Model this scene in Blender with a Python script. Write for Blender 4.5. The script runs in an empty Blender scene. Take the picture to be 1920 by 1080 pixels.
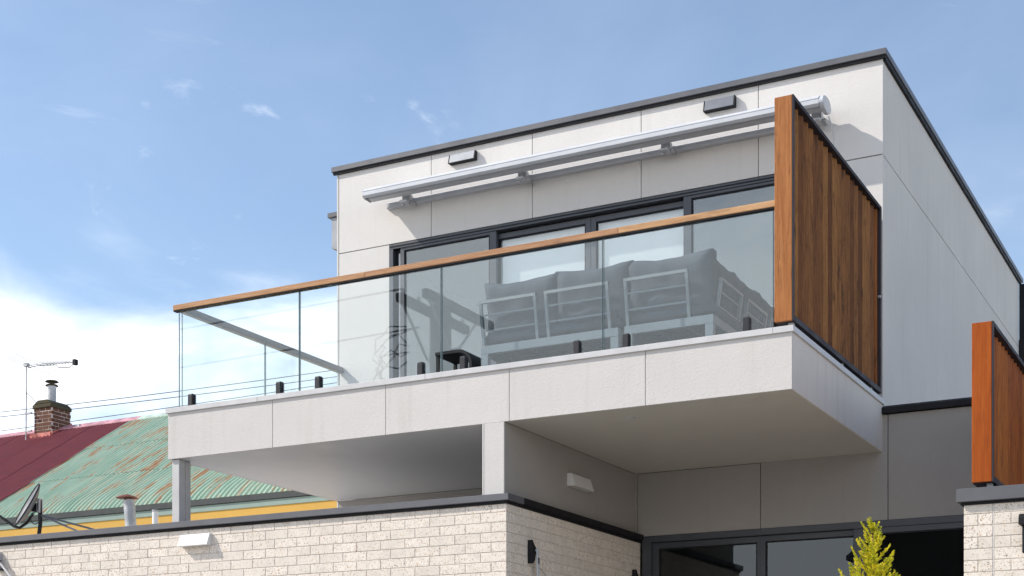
import bpy, bmesh, math, random
from mathutils import Vector, noise as mnoise

random.seed(11)
S = bpy.context.scene
C = S.collection
R = math.radians

# ------------------------------------------------------------------ camera
cam_d = bpy.data.cameras.new('camera')
cam = bpy.data.objects.new('camera', cam_d)
C.objects.link(cam)
cam.location = (0, 0, 1.6)
cam.rotation_euler = (R(90), 0, R(27.82))
cam_d.sensor_width = 36
cam_d.lens = 52.24
cam_d.shift_y = 0.4406
cam_d.clip_end = 3000
S.camera = cam
S.render.resolution_x = 1920
S.render.resolution_y = 1080

# ------------------------------------------------------------------ sky, sun, exposure
SUN = Vector((-2.0, -1.0, 1.8)).normalized()
SKY_STRENGTH = 0.135
w = bpy.data.worlds.new('World')
S.world = w
w.use_nodes = True
nt = w.node_tree
N, L = nt.nodes, nt.links
N.clear()
out = N.new('ShaderNodeOutputWorld')
bg = N.new('ShaderNodeBackground')
bg.inputs['Strength'].default_value = SKY_STRENGTH
sky = N.new('ShaderNodeTexSky')
sky.sky_type = 'NISHITA'
sky.sun_disc = False
sky.sun_elevation = math.asin(SUN.z)
sky.sun_rotation = math.atan2(SUN.x, SUN.y)
sky.air_density = 1.0
sky.dust_density = 0.25
sky.ozone_density = 1.1
tc = N.new('ShaderNodeTexCoord')
sep = N.new('ShaderNodeSeparateXYZ')
L.new(tc.outputs['Generated'], sep.inputs[0])


def wmath(op, a, b=None, c=None):
    n = N.new('ShaderNodeMath')
    n.operation = op
    for i, v in enumerate((a, b, c)):
        if v is None:
            continue
        if isinstance(v, (int, float)):
            n.inputs[i].default_value = v
        else:
            L.new(v, n.inputs[i])
    return n.outputs[0]


def wramp(v, lo, hi):
    n = N.new('ShaderNodeMapRange')
    n.interpolation_type = 'SMOOTHSTEP'
    L.new(v, n.inputs[0])
    n.inputs[1].default_value = lo
    n.inputs[2].default_value = hi
    return n.outputs[0]


zc = wmath('MAXIMUM', sep.outputs[2], 0.0)
den = wmath('ADD', zc, 0.22)
cmb = N.new('ShaderNodeCombineXYZ')
L.new(wmath('DIVIDE', sep.outputs[0], den), cmb.inputs[0])
L.new(wmath('DIVIDE', sep.outputs[1], den), cmb.inputs[1])
n1 = N.new('ShaderNodeTexNoise')
n1.inputs['Scale'].default_value = 2.3
n1.inputs['Detail'].default_value = 9
n1.inputs['Roughness'].default_value = 0.55
n1.inputs['Distortion'].default_value = 0.5
mp1 = N.new('ShaderNodeMapping')
mp1.inputs['Location'].default_value = (5.1, 3.3, 1.2)
L.new(cmb.outputs[0], mp1.inputs[0])
L.new(mp1.outputs[0], n1.inputs['Vector'])
n2 = N.new('ShaderNodeTexNoise')
n2.inputs['Scale'].default_value = 5.2
n2.inputs['Detail'].default_value = 10
n2.inputs['Roughness'].default_value = 0.6
n2.inputs['Distortion'].default_value = 0.9
mp = N.new('ShaderNodeMapping')
mp.inputs['Location'].default_value = (9.1, 0.4, 2.2)
L.new(cmb.outputs[0], mp.inputs[0])
L.new(mp.outputs[0], n2.inputs['Vector'])
# a bank of cloud low over the horizon all round, thin wisps above it
front = wmath('MULTIPLY', wmath('ADD', sep.outputs[0], sep.outputs[1]), -0.7)   # the bank stands higher to the left and behind
low = wmath('SUBTRACT', wmath('MULTIPLY_ADD', front, 0.15, 0.255), sep.outputs[2])
bank = wramp(wmath('MULTIPLY_ADD', wmath('SUBTRACT', n1.outputs[0], 0.5), 0.55, low), -0.11, 0.14)
wisp = wmath('MULTIPLY', wramp(n2.outputs[0], 0.60, 0.80), 0.45)
veil = wmath('MULTIPLY_ADD', wramp(n1.outputs[0], 0.3, 0.75), 0.07, 0.025)
cloud = wmath('MINIMUM', wmath('ADD', wmath('MAXIMUM', bank, wisp), veil), 0.97)
mixc = N.new('ShaderNodeMix')
mixc.data_type = 'RGBA'
L.new(cloud, mixc.inputs[0])
L.new(sky.outputs[0], mixc.inputs[6])
mixc.inputs[7].default_value = (8.8, 9.0, 9.3, 1)
L.new(mixc.outputs[2], bg.inputs[0])
L.new(bg.outputs[0], out.inputs[0])

sun_d = bpy.data.lights.new('sun', 'SUN')
sun_d.energy = 3.5
sun_d.angle = R(0.53)
sun_d.color = (1.0, 0.945, 0.87)
sun = bpy.data.objects.new('sun', sun_d)
C.objects.link(sun)
sun.location = (-20, -10, 30)
sun.rotation_euler = (-SUN).to_track_quat('-Z', 'Y').to_euler()

S.view_settings.view_transform = 'Standard'
S.view_settings.look = 'None'
S.view_settings.gamma = 1
S.view_settings.use_curve_mapping = False
S.view_settings.exposure = 0.46


# ------------------------------------------------------------------ material helpers
class NT:
    def __init__(self, name):
        m = bpy.data.materials.new(name)
        m.use_nodes = True
        self.m = m
        self.t = m.node_tree
        self.n, self.l = self.t.nodes, self.t.links
        self.n.clear()
        self.o = self.n.new('ShaderNodeOutputMaterial')

    def new(self, k, **kw):
        x = self.n.new('ShaderNode' + k)
        for a, v in kw.items():
            setattr(x, a, v)
        return x

    def put(self, sock, v):
        if isinstance(v, bpy.types.NodeSocket):
            self.l.new(v, sock)
        elif isinstance(v, (tuple, list)) and len(v) == 3 and sock.type == 'RGBA':
            sock.default_value = (*v, 1)
        else:
            sock.default_value = v

    def math(self, op, a, b=0.0, c=0.0):
        x = self.new('Math', operation=op)
        for i, v in enumerate((a, b, c)):
            self.put(x.inputs[i], v)
        return x.outputs[0]

    def coords(self, scale=(1, 1, 1), shuffle=True):
        t = self.new('TexCoord')
        v = t.outputs['Object']
        if shuffle:
            oi = self.new('ObjectInfo')
            r = self.math('MULTIPLY', oi.outputs['Random'], 37.0)
            ad = self.new('VectorMath', operation='ADD')
            self.put(ad.inputs[0], v)
            self.l.new(r, ad.inputs[1])
            v = ad.outputs[0]
        mp_ = self.new('Mapping')
        self.put(mp_.inputs[0], v)
        mp_.inputs['Scale'].default_value = scale
        return mp_.outputs[0]

    def noise(self, vec, scale, detail=4, rough=0.55, dist=0.0):
        x = self.new('TexNoise')
        self.put(x.inputs['Vector'], vec)
        x.inputs['Scale'].default_value = scale
        x.inputs['Detail'].default_value = detail
        x.inputs['Roughness'].default_value = rough
        x.inputs['Distortion'].default_value = dist
        return x.outputs[0]

    def ramp(self, v, lo, hi, a=0.0, b=1.0):
        x = self.new('MapRange')
        x.interpolation_type = 'SMOOTHSTEP'
        self.put(x.inputs[0], v)
        x.inputs[1].default_value, x.inputs[2].default_value = lo, hi
        x.inputs[3].default_value, x.inputs[4].default_value = a, b
        return x.outputs[0]

    def mix(self, f, a, b, mode='MIX'):
        x = self.new('Mix', data_type='RGBA', blend_type=mode)
        self.put(x.inputs[0], f)
        self.put(x.inputs[6], a)
        self.put(x.inputs[7], b)
        return x.outputs[2]

    def bump(self, h, strength=0.4, dist=0.01):
        x = self.new('Bump')
        x.inputs['Strength'].default_value = strength
        x.inputs['Distance'].default_value = dist
        self.put(x.inputs['Height'], h)
        return x.outputs[0]

    def rnd(self):
        return self.new('ObjectInfo').outputs['Random']

    def bsdf(self, color, rough=0.6, metal=0.0, normal=None, spec=0.5, **kw):
        x = self.new('BsdfPrincipled')
        self.put(x.inputs['Base Color'], color)
        self.put(x.inputs['Roughness'], rough)
        self.put(x.inputs['Metallic'], metal)
        x.inputs['Specular IOR Level'].default_value = spec
        if normal is not None:
            self.l.new(normal, x.inputs['Normal'])
        for k, v in kw.items():
            self.put(x.inputs[k.replace('_', ' ')], v)
        self.l.new(x.outputs[0], self.o.inputs[0])
        return self.m


def scale_col(c, f):
    return tuple(v * f for v in c)


def render_mat(name, col, bump=0.5, streak=0.10, grain=70):
    t = NT(name)
    v = t.coords(shuffle=False)
    big = t.noise(v, 0.9, 4)
    fine = t.noise(v, grain, 3, 0.6)
    st = t.noise(t.coords((7, 7, 0.35)), 1.6, 5, 0.6)
    a = t.mix(t.ramp(big, 0.3, 0.75), scale_col(col, 0.95), scale_col(col, 1.04))
    stain = (col[0] * 0.78, col[1] * 0.755, col[2] * 0.72)
    a = t.mix(t.ramp(st, 0.50, 0.82, 0, streak * 2.5), a, stain)
    a = t.mix(t.ramp(fine, 0.35, 0.7, 0.0, 0.10), a, scale_col(col, 0.7))
    hsv = t.new('HueSaturation')
    t.put(hsv.inputs['Color'], a)
    t.put(hsv.inputs['Value'], t.math('MULTIPLY_ADD', t.rnd(), 0.05, 0.975))
    return t.bsdf(hsv.outputs[0], 0.85, normal=t.bump(fine, bump, 0.008), spec=0.25)


def metal_mat(name, col, rough=0.45, metal=0.0, spec=0.5, var=0.06):
    t = NT(name)
    v = t.coords()
    n = t.noise(v, 5, 5)
    f = t.noise(v, 120, 2)
    a = t.mix(t.ramp(n, 0.3, 0.7), scale_col(col, 1 - var), scale_col(col, 1 + var))
    r = t.ramp(n, 0.3, 0.7, rough * 0.85, rough * 1.15)
    return t.bsdf(a, r, metal, t.bump(f, 0.04, 0.002), spec)


def wood_mat(name, axis, light, mid, dark, wear=0.35, rough=0.55, contrast=1.0, oscale=1.0, band=0.35, vvar=0.30):
    t = NT(name)
    long = {'X': (0.7, 14, 14), 'Y': (14, 0.7, 14), 'Z': (14, 14, 0.7)}[axis]
    v = t.coords(long)
    g = t.noise(v, 3.2 * oscale, 7, 0.65, 0.35)
    fib = t.noise(v, 16 * oscale, 4, 0.7)
    a = t.mix(t.ramp(g, 0.5 - 0.2 * contrast, 0.5 + 0.2 * contrast), mid, light)
    a = t.mix(t.ramp(fib, 0.45, 0.75, 0, band), a, dark)
    # weather stains and knots with a shape of their own
    sp = t.noise(t.coords({'X': (1.3, 5, 5), 'Y': (5, 1.3, 5), 'Z': (5, 5, 1.3)}[axis]), 2.1, 6, 0.65)
    a = t.mix(t.ramp(sp, 0.54, 0.70, 0, wear), a, dark)
    ck = t.noise(t.coords({'X': (1.6, 30, 30), 'Y': (30, 1.6, 30), 'Z': (30, 30, 1.6)}[axis]), 1.7, 5, 0.7)
    a = t.mix(t.ramp(ck, 0.585, 0.66, 0, wear), a, scale_col(dark, 0.8))
    pale = t.noise(t.coords({'X': (0.8, 3, 3), 'Y': (3, 0.8, 3), 'Z': (3, 3, 0.8)}[axis]), 1.9, 4, 0.6)
    a = t.mix(t.ramp(pale, 0.5, 0.75, 0, 0.35), a, scale_col(light, 1.18))
    hsv = t.new('HueSaturation')
    t.put(hsv.inputs['Color'], a)
    r = t.rnd()
    t.put(hsv.inputs['Value'], t.math('MULTIPLY_ADD', r, vvar, 1.0 - vvar * 0.55))
    t.put(hsv.inputs['Hue'], t.math('MULTIPLY_ADD', r, 0.012, 0.494))
    return t.bsdf(hsv.outputs[0], rough, normal=t.bump(fib, 0.35, 0.003), spec=0.12)


def brick_mat(name, col, speck=True, var=0.13):
    t = NT(name)
    v = t.coords()
    r = t.rnd()
    n = t.noise(v, 9, 4)
    a = t.mix(t.ramp(n, 0.3, 0.7), scale_col(col, 0.93), scale_col(col, 1.05))
    hsv = t.new('HueSaturation')
    t.put(hsv.inputs['Color'], a)
    t.put(hsv.inputs['Value'], t.math('MULTIPLY_ADD', r, var, 1.0 - var * 0.55))
    a = hsv.outputs[0]
    h = t.noise(v, 90, 3)
    if speck:
        s1 = t.noise(v, 62, 2, 0.5)
        s2 = t.noise(t.coords((1, 1.3, 1)), 88, 2, 0.5)
        s3 = t.noise(v, 41, 2, 0.5)
        dens = t.math('MULTIPLY_ADD', r, -0.05, 0.045)
        a = t.mix(t.ramp(t.math('SUBTRACT', s1, dens), 0.60, 0.65, 0, 0.6), a, (0.40, 0.22, 0.11))
        a = t.mix(t.ramp(t.math('SUBTRACT', s2, dens), 0.62, 0.67, 0, 0.8), a, (0.10, 0.085, 0.075))
        a = t.mix(t.ramp(s3, 0.60, 0.66, 0, 0.6), a, (0.62, 0.50, 0.36))
        h = t.math('SUBTRACT', h, t.ramp(s2, 0.60, 0.65, 0, 0.5))
    return t.bsdf(a, 0.85, normal=t.bump(h, 0.35, 0.004), spec=0.2)


def glass_mat(name, ior, tint):
    t = NT(name)
    geo = t.new('NewGeometry')
    i = t.math('MULTIPLY_ADD', geo.outputs['Backfacing'], 1.0 / ior - ior, ior)
    fr = t.new('Fresnel')
    t.put(fr.inputs['IOR'], i)
    tr = t.new('BsdfTransparent')
    t.put(tr.inputs[0], tint)
    gl = t.new('BsdfGlossy')
    gl.inputs['Roughness'].default_value = 0.0
    t.put(gl.inputs[0], (0.90, 0.965, 1.0))
    mx = t.new('MixShader')
    t.put(mx.inputs[0], fr.outputs[0])
    t.l.new(tr.outputs[0], mx.inputs[1])
    t.l.new(gl.outputs[0], mx.inputs[2])
    t.l.new(mx.outputs[0], t.o.inputs[0])
    return t.m


def roof_green():
    t = NT('weathered_green_iron')
    v = t.coords((1.6, 0.50, 0.50))
    v2 = t.coords((9, 0.7, 0.7))
    n = t.noise(v, 2.2, 5, 0.6)
    s = t.noise(v2, 1.5, 5, 0.6)
    base = t.mix(t.ramp(n, 0.3, 0.7), (0.31, 0.45, 0.335), (0.43, 0.56, 0.43))
    base = t.mix(t.ramp(s, 0.50, 0.62, 0, 0.6), base, (0.60, 0.58, 0.42))
    rust = t.math('MULTIPLY', t.ramp(n, 0.44, 0.57), t.ramp(s, 0.50, 0.58))
    base = t.mix(t.math('MULTIPLY', rust, 0.85), base, (0.46, 0.22, 0.10))
    base = t.mix(t.math('MULTIPLY', t.ramp(s, 0.62, 0.70), t.ramp(n, 0.53, 0.62)), base, (0.25, 0.075, 0.04))
    return t.bsdf(base, 0.7, spec=0.25)


M = {}
M['wall'] = render_mat('pale_render', (0.70, 0.67, 0.632), 0.36, 0.10, 85)
M['fascia'] = render_mat('textured_render', (0.645, 0.612, 0.58), 0.40, 0.18, 75)
M['side'] = render_mat('grey_render', (0.71, 0.665, 0.605), 0.3, 0.22)
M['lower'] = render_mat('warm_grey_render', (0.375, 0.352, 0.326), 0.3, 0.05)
M['soffit'] = metal_mat('satin_soffit_paint', (0.58, 0.585, 0.59), 0.45, 0, 0.5, 0.02)
M['soffit_bounce'] = metal_mat('bounce_tinted_soffit_paint', (0.56, 0.53, 0.475), 0.6, 0, 0.3, 0.02)  # same soffit paint, with the warm bounce off the ground tinted in
M['joint'] = metal_mat('joint_backing', (0.10, 0.10, 0.10), 0.9)
M['flash'] = metal_mat('charcoal_flashing', (0.115, 0.115, 0.125), 0.42)
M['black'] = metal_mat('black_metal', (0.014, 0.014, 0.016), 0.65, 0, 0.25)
M['hood'] = metal_mat('grey_vent_metal', (0.34, 0.35, 0.37), 0.4, 0, 0.5, 0.1)
M['cap'] = metal_mat('pale_grey_flashing', (0.56, 0.55, 0.545), 0.45)
M['frame'] = metal_mat('charcoal_window_frame', (0.060, 0.066, 0.078), 0.42)
M['spigot'] = metal_mat('dark_spigot', (0.03, 0.03, 0.034), 0.45, 0, 0.3)
M['white'] = metal_mat('white_powder_coat', (0.57, 0.585, 0.61), 0.45, 0, 0.4, 0.04)
M['whiteflat'] = metal_mat('white_plastic', (0.72, 0.71, 0.69), 0.5, 0, 0.4, 0.03)
M['steel'] = metal_mat('grey_post_paint', (0.50, 0.49, 0.48), 0.5)
M['galv'] = metal_mat('galvanised_steel', (0.42, 0.43, 0.44), 0.5, 0.35, 0.5, 0.25)
M['sofa_frame'] = metal_mat('pale_grey_aluminium', (0.175, 0.20, 0.215), 0.45)
M['glass'] = glass_mat('clear_balustrade_glass', 1.60, (0.955, 0.98, 0.98))
M['glass_edge'] = metal_mat('green_glass_edge', (0.14, 0.19, 0.20), 0.2)
M['pane'] = glass_mat('double_glazed_pane', 1.95, (0.90, 0.915, 0.915))
M['pane_low'] = glass_mat('tinted_pane', 1.60, (0.50, 0.52, 0.54))
M['rail'] = wood_mat('handrail_timber', 'X', (0.60, 0.36, 0.19), (0.44, 0.235, 0.115), (0.22, 0.12, 0.07), 0.35)
M['post_wood'] = wood_mat('weathered_hardwood', 'Z', (0.48, 0.205, 0.068), (0.34, 0.128, 0.038), (0.10, 0.045, 0.022), 0.75)
M['slat_wood'] = wood_mat('brown_slat_timber', 'Z', (0.33, 0.138, 0.045), (0.175, 0.070, 0.024), (0.035, 0.018, 0.010), 0.75, 0.6, 1.0, 2.2, 0.7, 0.75)
M['post_new'] = wood_mat('oiled_hardwood', 'Z', (0.42, 0.105, 0.016), (0.32, 0.068, 0.009), (0.15, 0.035, 0.01), 0.25, 0.42)
M['slat_new'] = wood_mat('oiled_slat_timber', 'Z', (0.42, 0.115, 0.018), (0.25, 0.06, 0.008), (0.06, 0.018, 0.006), 0.35, 0.5, 1.0, 2.2, 0.6, 0.5)
M['iron_edge'] = metal_mat('dark_frame_steel', (0.04, 0.033, 0.038), 0.65, 0, 0.2)
M['brick'] = brick_mat('cream_speckled_brick', (0.79, 0.71, 0.62))
M['mortar'] = brick_mat('cream_mortar', (0.62, 0.565, 0.51), False)
M['redbrick'] = brick_mat('old_red_brick', (0.17, 0.08, 0.052), False, 0.5)
M['sootcap'] = brick_mat('mossy_chimney_cap', (0.085, 0.075, 0.045), False, 0.3)
M['chimflash'] = metal_mat('pink_painted_flashing', (0.60, 0.20, 0.16), 0.6, 0, 0.4, 0.25)
M['roof_green'] = roof_green()
M['roof_red'] = metal_mat('dark_red_iron', (0.215, 0.045, 0.05), 0.55, 0, 0.4, 0.10)
M['ridge_red'] = metal_mat('faded_pink_ridge', (0.52, 0.26, 0.29), 0.6, 0, 0.4, 0.3)
M['ridge_green'] = metal_mat('pale_green_ridge', (0.45, 0.54, 0.46), 0.6, 0, 0.4, 0.15)
M['gutter'] = metal_mat('grey_green_gutter', (0.035, 0.042, 0.04), 0.65)
M['fascia_green'] = metal_mat('pale_green_board', (0.255, 0.335, 0.285), 0.65)
M['yellow'] = render_mat('ochre_render', (0.66, 0.395, 0.095), 0.25, 0.08)
M['blind'] = metal_mat('pale_blind_fabric', (0.86, 0.87, 0.88), 0.9, 0, 0.1, 0.02)
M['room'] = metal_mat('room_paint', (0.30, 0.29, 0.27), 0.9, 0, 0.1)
M['wire'] = metal_mat('black_wire', (0.03, 0.03, 0.035), 0.6)
M['pole_wood'] = wood_mat('old_pole_timber', 'Z', (0.12, 0.10, 0.08), (0.08, 0.066, 0.05), (0.04, 0.03, 0.025), 0.3, 0.9)


def ground_mat():
    t = NT('concrete_paving')
    v = t.coords(shuffle=False)
    n = t.noise(v, 0.35, 6)
    f = t.noise(v, 25, 4)
    a = t.mix(t.ramp(n, 0.3, 0.7), (0.27, 0.26, 0.24), (0.36, 0.345, 0.315))
    return t.bsdf(a, 0.9, normal=t.bump(f, 0.3, 0.01), spec=0.2)


def fabric_mat():
    t = NT('grey_outdoor_fabric')
    v = t.coords()
    f = t.noise(v, 140, 2)
    f = t.math('MULTIPLY_ADD', t.noise(t.coords((1, 1, 2.2)), 7, 4, 0.6, 0.6), 6.0, f)
    n = t.noise(v, 4, 4)
    a = t.mix(t.ramp(n, 0.3, 0.7), (0.062, 0.072, 0.083), (0.085, 0.096, 0.108))
    return t.bsdf(a, 0.95, normal=t.bump(f, 0.3, 0.003), spec=0.1)


def leaf_mat():
    t = NT('golden_cypress_leaf')
    v = t.coords(shuffle=False)
    n = t.noise(v, 26, 3)
    a = t.mix(t.ramp(n, 0.35, 0.65), (0.42, 0.46, 0.014), (0.92, 0.80, 0.045))
    d = t.new('BsdfPrincipled')
    t.put(d.inputs['Base Color'], a)
    d.inputs['Roughness'].default_value = 0.6
    tr = t.new('BsdfTranslucent')
    t.put(tr.inputs[0], a)
    mx = t.new('MixShader')
    mx.inputs[0].default_value = 0.3
    t.l.new(d.outputs[0], mx.inputs[1])
    t.l.new(tr.outputs[0], mx.inputs[2])
    t.l.new(mx.outputs[0], t.o.inputs[0])
    return t.m


M['ground'] = ground_mat()
M['fabric'] = fabric_mat()
M['leaf'] = leaf_mat()
M['bark'] = metal_mat('reddish_bark', (0.16, 0.065, 0.04), 0.9)

# ------------------------------------------------------------------ geometry helpers
WLOC = {}


class MB:
    def __init__(self):
        self.v, self.f = [], []

    def box(self, x0, x1, y0, y1, z0, z1):
        b = len(self.v)
        self.v += [(x, y, z) for z in (z0, z1) for y in (y0, y1) for x in (x0, x1)]
        for q in ((0, 2, 3, 1), (4, 5, 7, 6), (0, 1, 5, 4), (2, 6, 7, 3), (0, 4, 6, 2), (1, 3, 7, 5)):
            self.f.append(tuple(b + i for i in q))
        return self

    def prism(self, prof, axis, a0, a1):
        """prof: 2D points; axis 'X': (y,z), 'Y': (x,z), 'Z': (x,y)"""
        b = len(self.v)
        n = len(prof)
        for a in (a0, a1):
            for p, q in prof:
                self.v.append({'X': (a, p, q), 'Y': (p, a, q), 'Z': (p, q, a)}[axis])
        for i in range(n):
            j = (i + 1) % n
            self.f.append((b + i, b + j, b + n + j, b + n + i))
        self.f.append(tuple(b + i for i in reversed(range(n))))
        self.f.append(tuple(b + n + i for i in range(n)))
        return self

    def tube(self, pts, r, n=8, cap=True):
        pts = [Vector(p) for p in pts]
        rs = r if isinstance(r, (list, tuple)) else [r] * len(pts)
        b = len(self.v)
        up = Vector((0.12, 0.31, 0.94))
        for i, p in enumerate(pts):
            d = (pts[min(i + 1, len(pts) - 1)] - pts[max(i - 1, 0)]).normalized()
            a = d.cross(up)
            if a.length < 1e-3:
                a = d.cross(Vector((1, 0, 0)))
            a.normalize()
            c = d.cross(a)
            for k in range(n):
                t = 2 * math.pi * k / n
                self.v.append(tuple(p + (a * math.cos(t) + c * math.sin(t)) * rs[i]))
        for i in range(len(pts) - 1):
            for k in range(n):
                k2 = (k + 1) % n
                self.f.append((b + i * n + k, b + i * n + k2, b + (i + 1) * n + k2, b + (i + 1) * n + k))
        if cap:
            self.f.append(tuple(b + k for k in reversed(range(n))))
            self.f.append(tuple(b + (len(pts) - 1) * n + k for k in range(n)))
        return self

    def bar(self, p0, p1, wx, wz, up=(0, 0, 1)):
        """rectangular bar between two points"""
        p0, p1 = Vector(p0), Vector(p1)
        d = (p1 - p0).normalized()
        u = Vector(up)
        a = d.cross(u)
        if a.length < 1e-3:
            a = d.cross(Vector((1, 0, 0)))
        a.normalize()
        c = a.cross(d)
        b = len(self.v)
        for p in (p0, p1):
            for s, t in ((-1, -1), (1, -1), (1, 1), (-1, 1)):
                self.v.append(tuple(p + a * s * wx / 2 + c * t * wz / 2))
        for q in ((0, 1, 5, 4), (1, 2, 6, 5), (2, 3, 7, 6), (3, 0, 4, 7), (3, 2, 1, 0), (4, 5, 6, 7)):
            self.f.append(tuple(b + i for i in q))
        return self

    def mesh(self, name, org, mat, bevel=0, smooth=False, seg=1):
        me = bpy.data.meshes.new(name)
        o = Vector(org)
        bm = bmesh.new()
        vs = [bm.verts.new(Vector(p) - o) for p in self.v]
        for f in self.f:
            try:
                bm.faces.new([vs[i] for i in f])
            except ValueError:
                pass
        bmesh.ops.recalc_face_normals(bm, faces=bm.faces)
        if bevel:
            es = [e for e in bm.edges if len(e.link_faces) == 2 and e.calc_face_angle(0) > 0.6]
            bmesh.ops.bevel(bm, geom=es, offset=bevel, segments=seg, affect='EDGES', clamp_overlap=True)
        bm.to_mesh(me)
        bm.free()
        if smooth:
            for p in me.polygons:
                p.use_smooth = True
        me.materials.append(M[mat])
        return me

    def build(self, name, mat, parent=None, bevel=0, smooth=False, seg=1):
        xs, ys, zs = zip(*self.v)
        org = Vector(((min(xs) + max(xs)) / 2, (min(ys) + max(ys)) / 2, min(zs)))
        return link(name, self.mesh(name, org, mat, bevel, smooth, seg), org, parent)


def link(name, me, org, parent=None):
    o = bpy.data.objects.new(name, me)
    C.objects.link(o)
    org = Vector(org)
    WLOC[o.name] = org
    if parent is not None:
        o.parent = parent
        o.location = org - WLOC[parent.name]
    else:
        o.location = org
    return o


def tag(o, label=None, cat=None, group=None, kind=None):
    for k, v in (('label', label), ('category', cat), ('group', group), ('kind', kind)):
        if v:
            o[k] = v
    return o


def thing(name, loc, label, cat, group=None):
    return tag(link(name, None, loc), label, cat, group)


def part(name, loc, parent):
    return link(name, None, loc, parent)


# ================================================================== SETTING
tag(MB().box(-300, 300, -300, 300, -0.3, 0.0).build('ground', 'ground'), kind='structure')

# ================================================================== HOUSE
YB, XB = 11.30, -6.015            # brick face, right corner of the brick wall
YF, YW = 11.36, 14.26             # balcony front, upper wall front
XL, XR = -9.825, -3.505           # left and right side of balcony and upper floor
ZS, ZD = 4.354, 4.845             # soffit, deck
G = 0.0035                        # half joint

house = thing('house', (-7, 14.2, 0), 'modern two storey house in pale render with cream brick base and cantilevered balcony', 'house')


def panel(x0, x1, y0, y1, z0, z1, mat='wall', parent=house, name='wall_panel'):
    return MB().box(x0, x1, y0, y1, z0, z1).build(name, mat, parent, 0.002)


JX = [-9.81, -8.545, -7.278, -6.010, -4.746, -3.503]
# --- upper front wall: core and cladding panels
MB().box(-9.79, -9.1, YW + 0.02, YW + 0.2, ZD, 7.21).build('wall_core', 'joint', house)
MB().box(-4.28, -3.53, YW + 0.02, YW + 0.2, ZD, 7.21).build('wall_core', 'joint', house)
MB().box(-9.79, -3.53, YW + 0.02, YW + 0.2, 7.21, 8.14).build('wall_core', 'joint', house)
for i in range(5):
    a = JX[i] + (G if i else 0.022)
    b = JX[i + 1] - (G if i < 4 else 0)
    panel(a, b, YW, YW + 0.018, 7.215, 8.15)
panel(-9.788, -9.1, YW, YW + 0.018, ZD, 7.206)
panel(-4.28, -3.503, YW, YW + 0.018, ZD, 7.206)
MB().box(-9.812, -9.792, YW - 0.004, YW + 0.02, ZD, 8.15).build('corner_trim', 'wall', house)
# --- side wall, towards the right
for z0, z1 in ((4.70, 7.200), (7.208, 8.15)):
    ys = [YW + 0.018, 16.80, 19.50, 22.15]
    for i in range(3):
        panel(-3.525, -3.503, ys[i] + (0.0008 if i else 0), ys[i + 1], z0, z1, 'side')
MB().box(-3.60, -3.53, YW + 0.2, 22.15, 4.70, 8.12).build('wall_core', 'joint', house)
# --- left, rear walls, roof, interior
panel(-9.81, -9.70, YW + 0.2, 22.15, 3.0, 8.15, 'side')
panel(-9.70, -3.60, 22.0, 22.14, 3.0, 8.12, 'side')
MB().box(-9.70, -3.60, YW + 0.2, 22.0, 7.95, 8.10).build('roof_deck', 'joint', house)
MB().box(-9.70, -3.60, YW + 0.02, 22.0, 4.60, 4.83).build('interior_floor', 'room', house)
MB().box(-9.70, -3.60, YW + 0.2, 22.0, 7.40, 7.45).build('interior_ceiling', 'room', house)
MB().box(-9.70, -3.60, 18.0, 18.1, 4.83, 7.40).build('interior_wall', 'room', house)
# --- parapet flashing with a black strip beneath that stands in for deep shade
p = MB().box(-9.865, -3.462, YW - 0.045, YW + 0.14, 8.150, 8.208).build('parapet_flashing', 'flash', house, 0.003)
MB().box(-9.85, -3.475, YW - 0.030, YW - 0.001, 8.122, 8.1495).build('shade_strip', 'black', p)
p = MB().box(-3.68, -3.462, YW + 0.141, 22.3, 8.150, 8.208).build('parapet_flashing', 'flash', house, 0.003)
MB().box(-3.502, -3.475, YW + 0.0, 22.2, 8.105, 8.1495).build('shade_strip', 'black', p)
p = MB().box(-9.865, -9.68, YW + 0.141, 22.3, 8.150, 8.208).build('parapet_flashing', 'flash', house, 0.003)
# --- balcony: fascia panels, slab, flashing, soffits
FX = [XL, -8.553, -7.288, -6.021, -4.750, XR]
MB().box(XL + 0.02, XR - 0.02, YF + 0.02, YW + 0.01, ZS + 0.02, 4.80).build('balcony_slab', 'joint', house)
for i in range(5):
    panel(FX[i] + (G * 0.7 if i else 0), FX[i + 1] - (G * 0.7 if i < 4 else 0), YF, YF + 0.018, ZS, 4.81, 'fascia', house, 'fascia_panel')
panel(XR - 0.018, XR, YF + 0.0185, YW - 0.001, ZS, 4.81, 'side', house, 'fascia_panel')
panel(XL, XL + 0.018, YF + 0.0185, YW - 0.001, ZS, 4.81, 'fascia', house, 'fascia_panel')
CAPX = [XL - 0.018, -8.72, -6.86, -3.655, XR + 0.018]
for i in range(4):
    MB().box(CAPX[i] + 0.001, CAPX[i + 1], YF - 0.02, YF + 0.22, 4.803, 4.853).build('deck_flashing', 'cap', house, 0.003)
MB().box(XR - 0.15, XR + 0.018, YF + 0.221, YW - 0.002, 4.803, 4.853).build('deck_flashing', 'cap', house, 0.003)
MB().box(XL - 0.018, XL + 0.15, YF + 0.221, YW - 0.002, 4.803, 4.853).build('deck_flashing', 'cap', house, 0.003)
MB().box(XL + 0.151, XR - 0.151, YF + 0.221, YW - 0.003, 4.79, 4.838).build('deck_floor', 'iron_edge', house)
MB().box(XL + 0.019, -6.286, YF + 0.019, YW - 0.001, ZS + 0.002, ZS + 0.0195).build('soffit', 'soffit', house)
MB().box(-6.072, XR - 0.019, YF + 0.019, YW - 0.001, ZS + 0.002, ZS + 0.0195).build('soffit', 'soffit_bounce', house)
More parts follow.
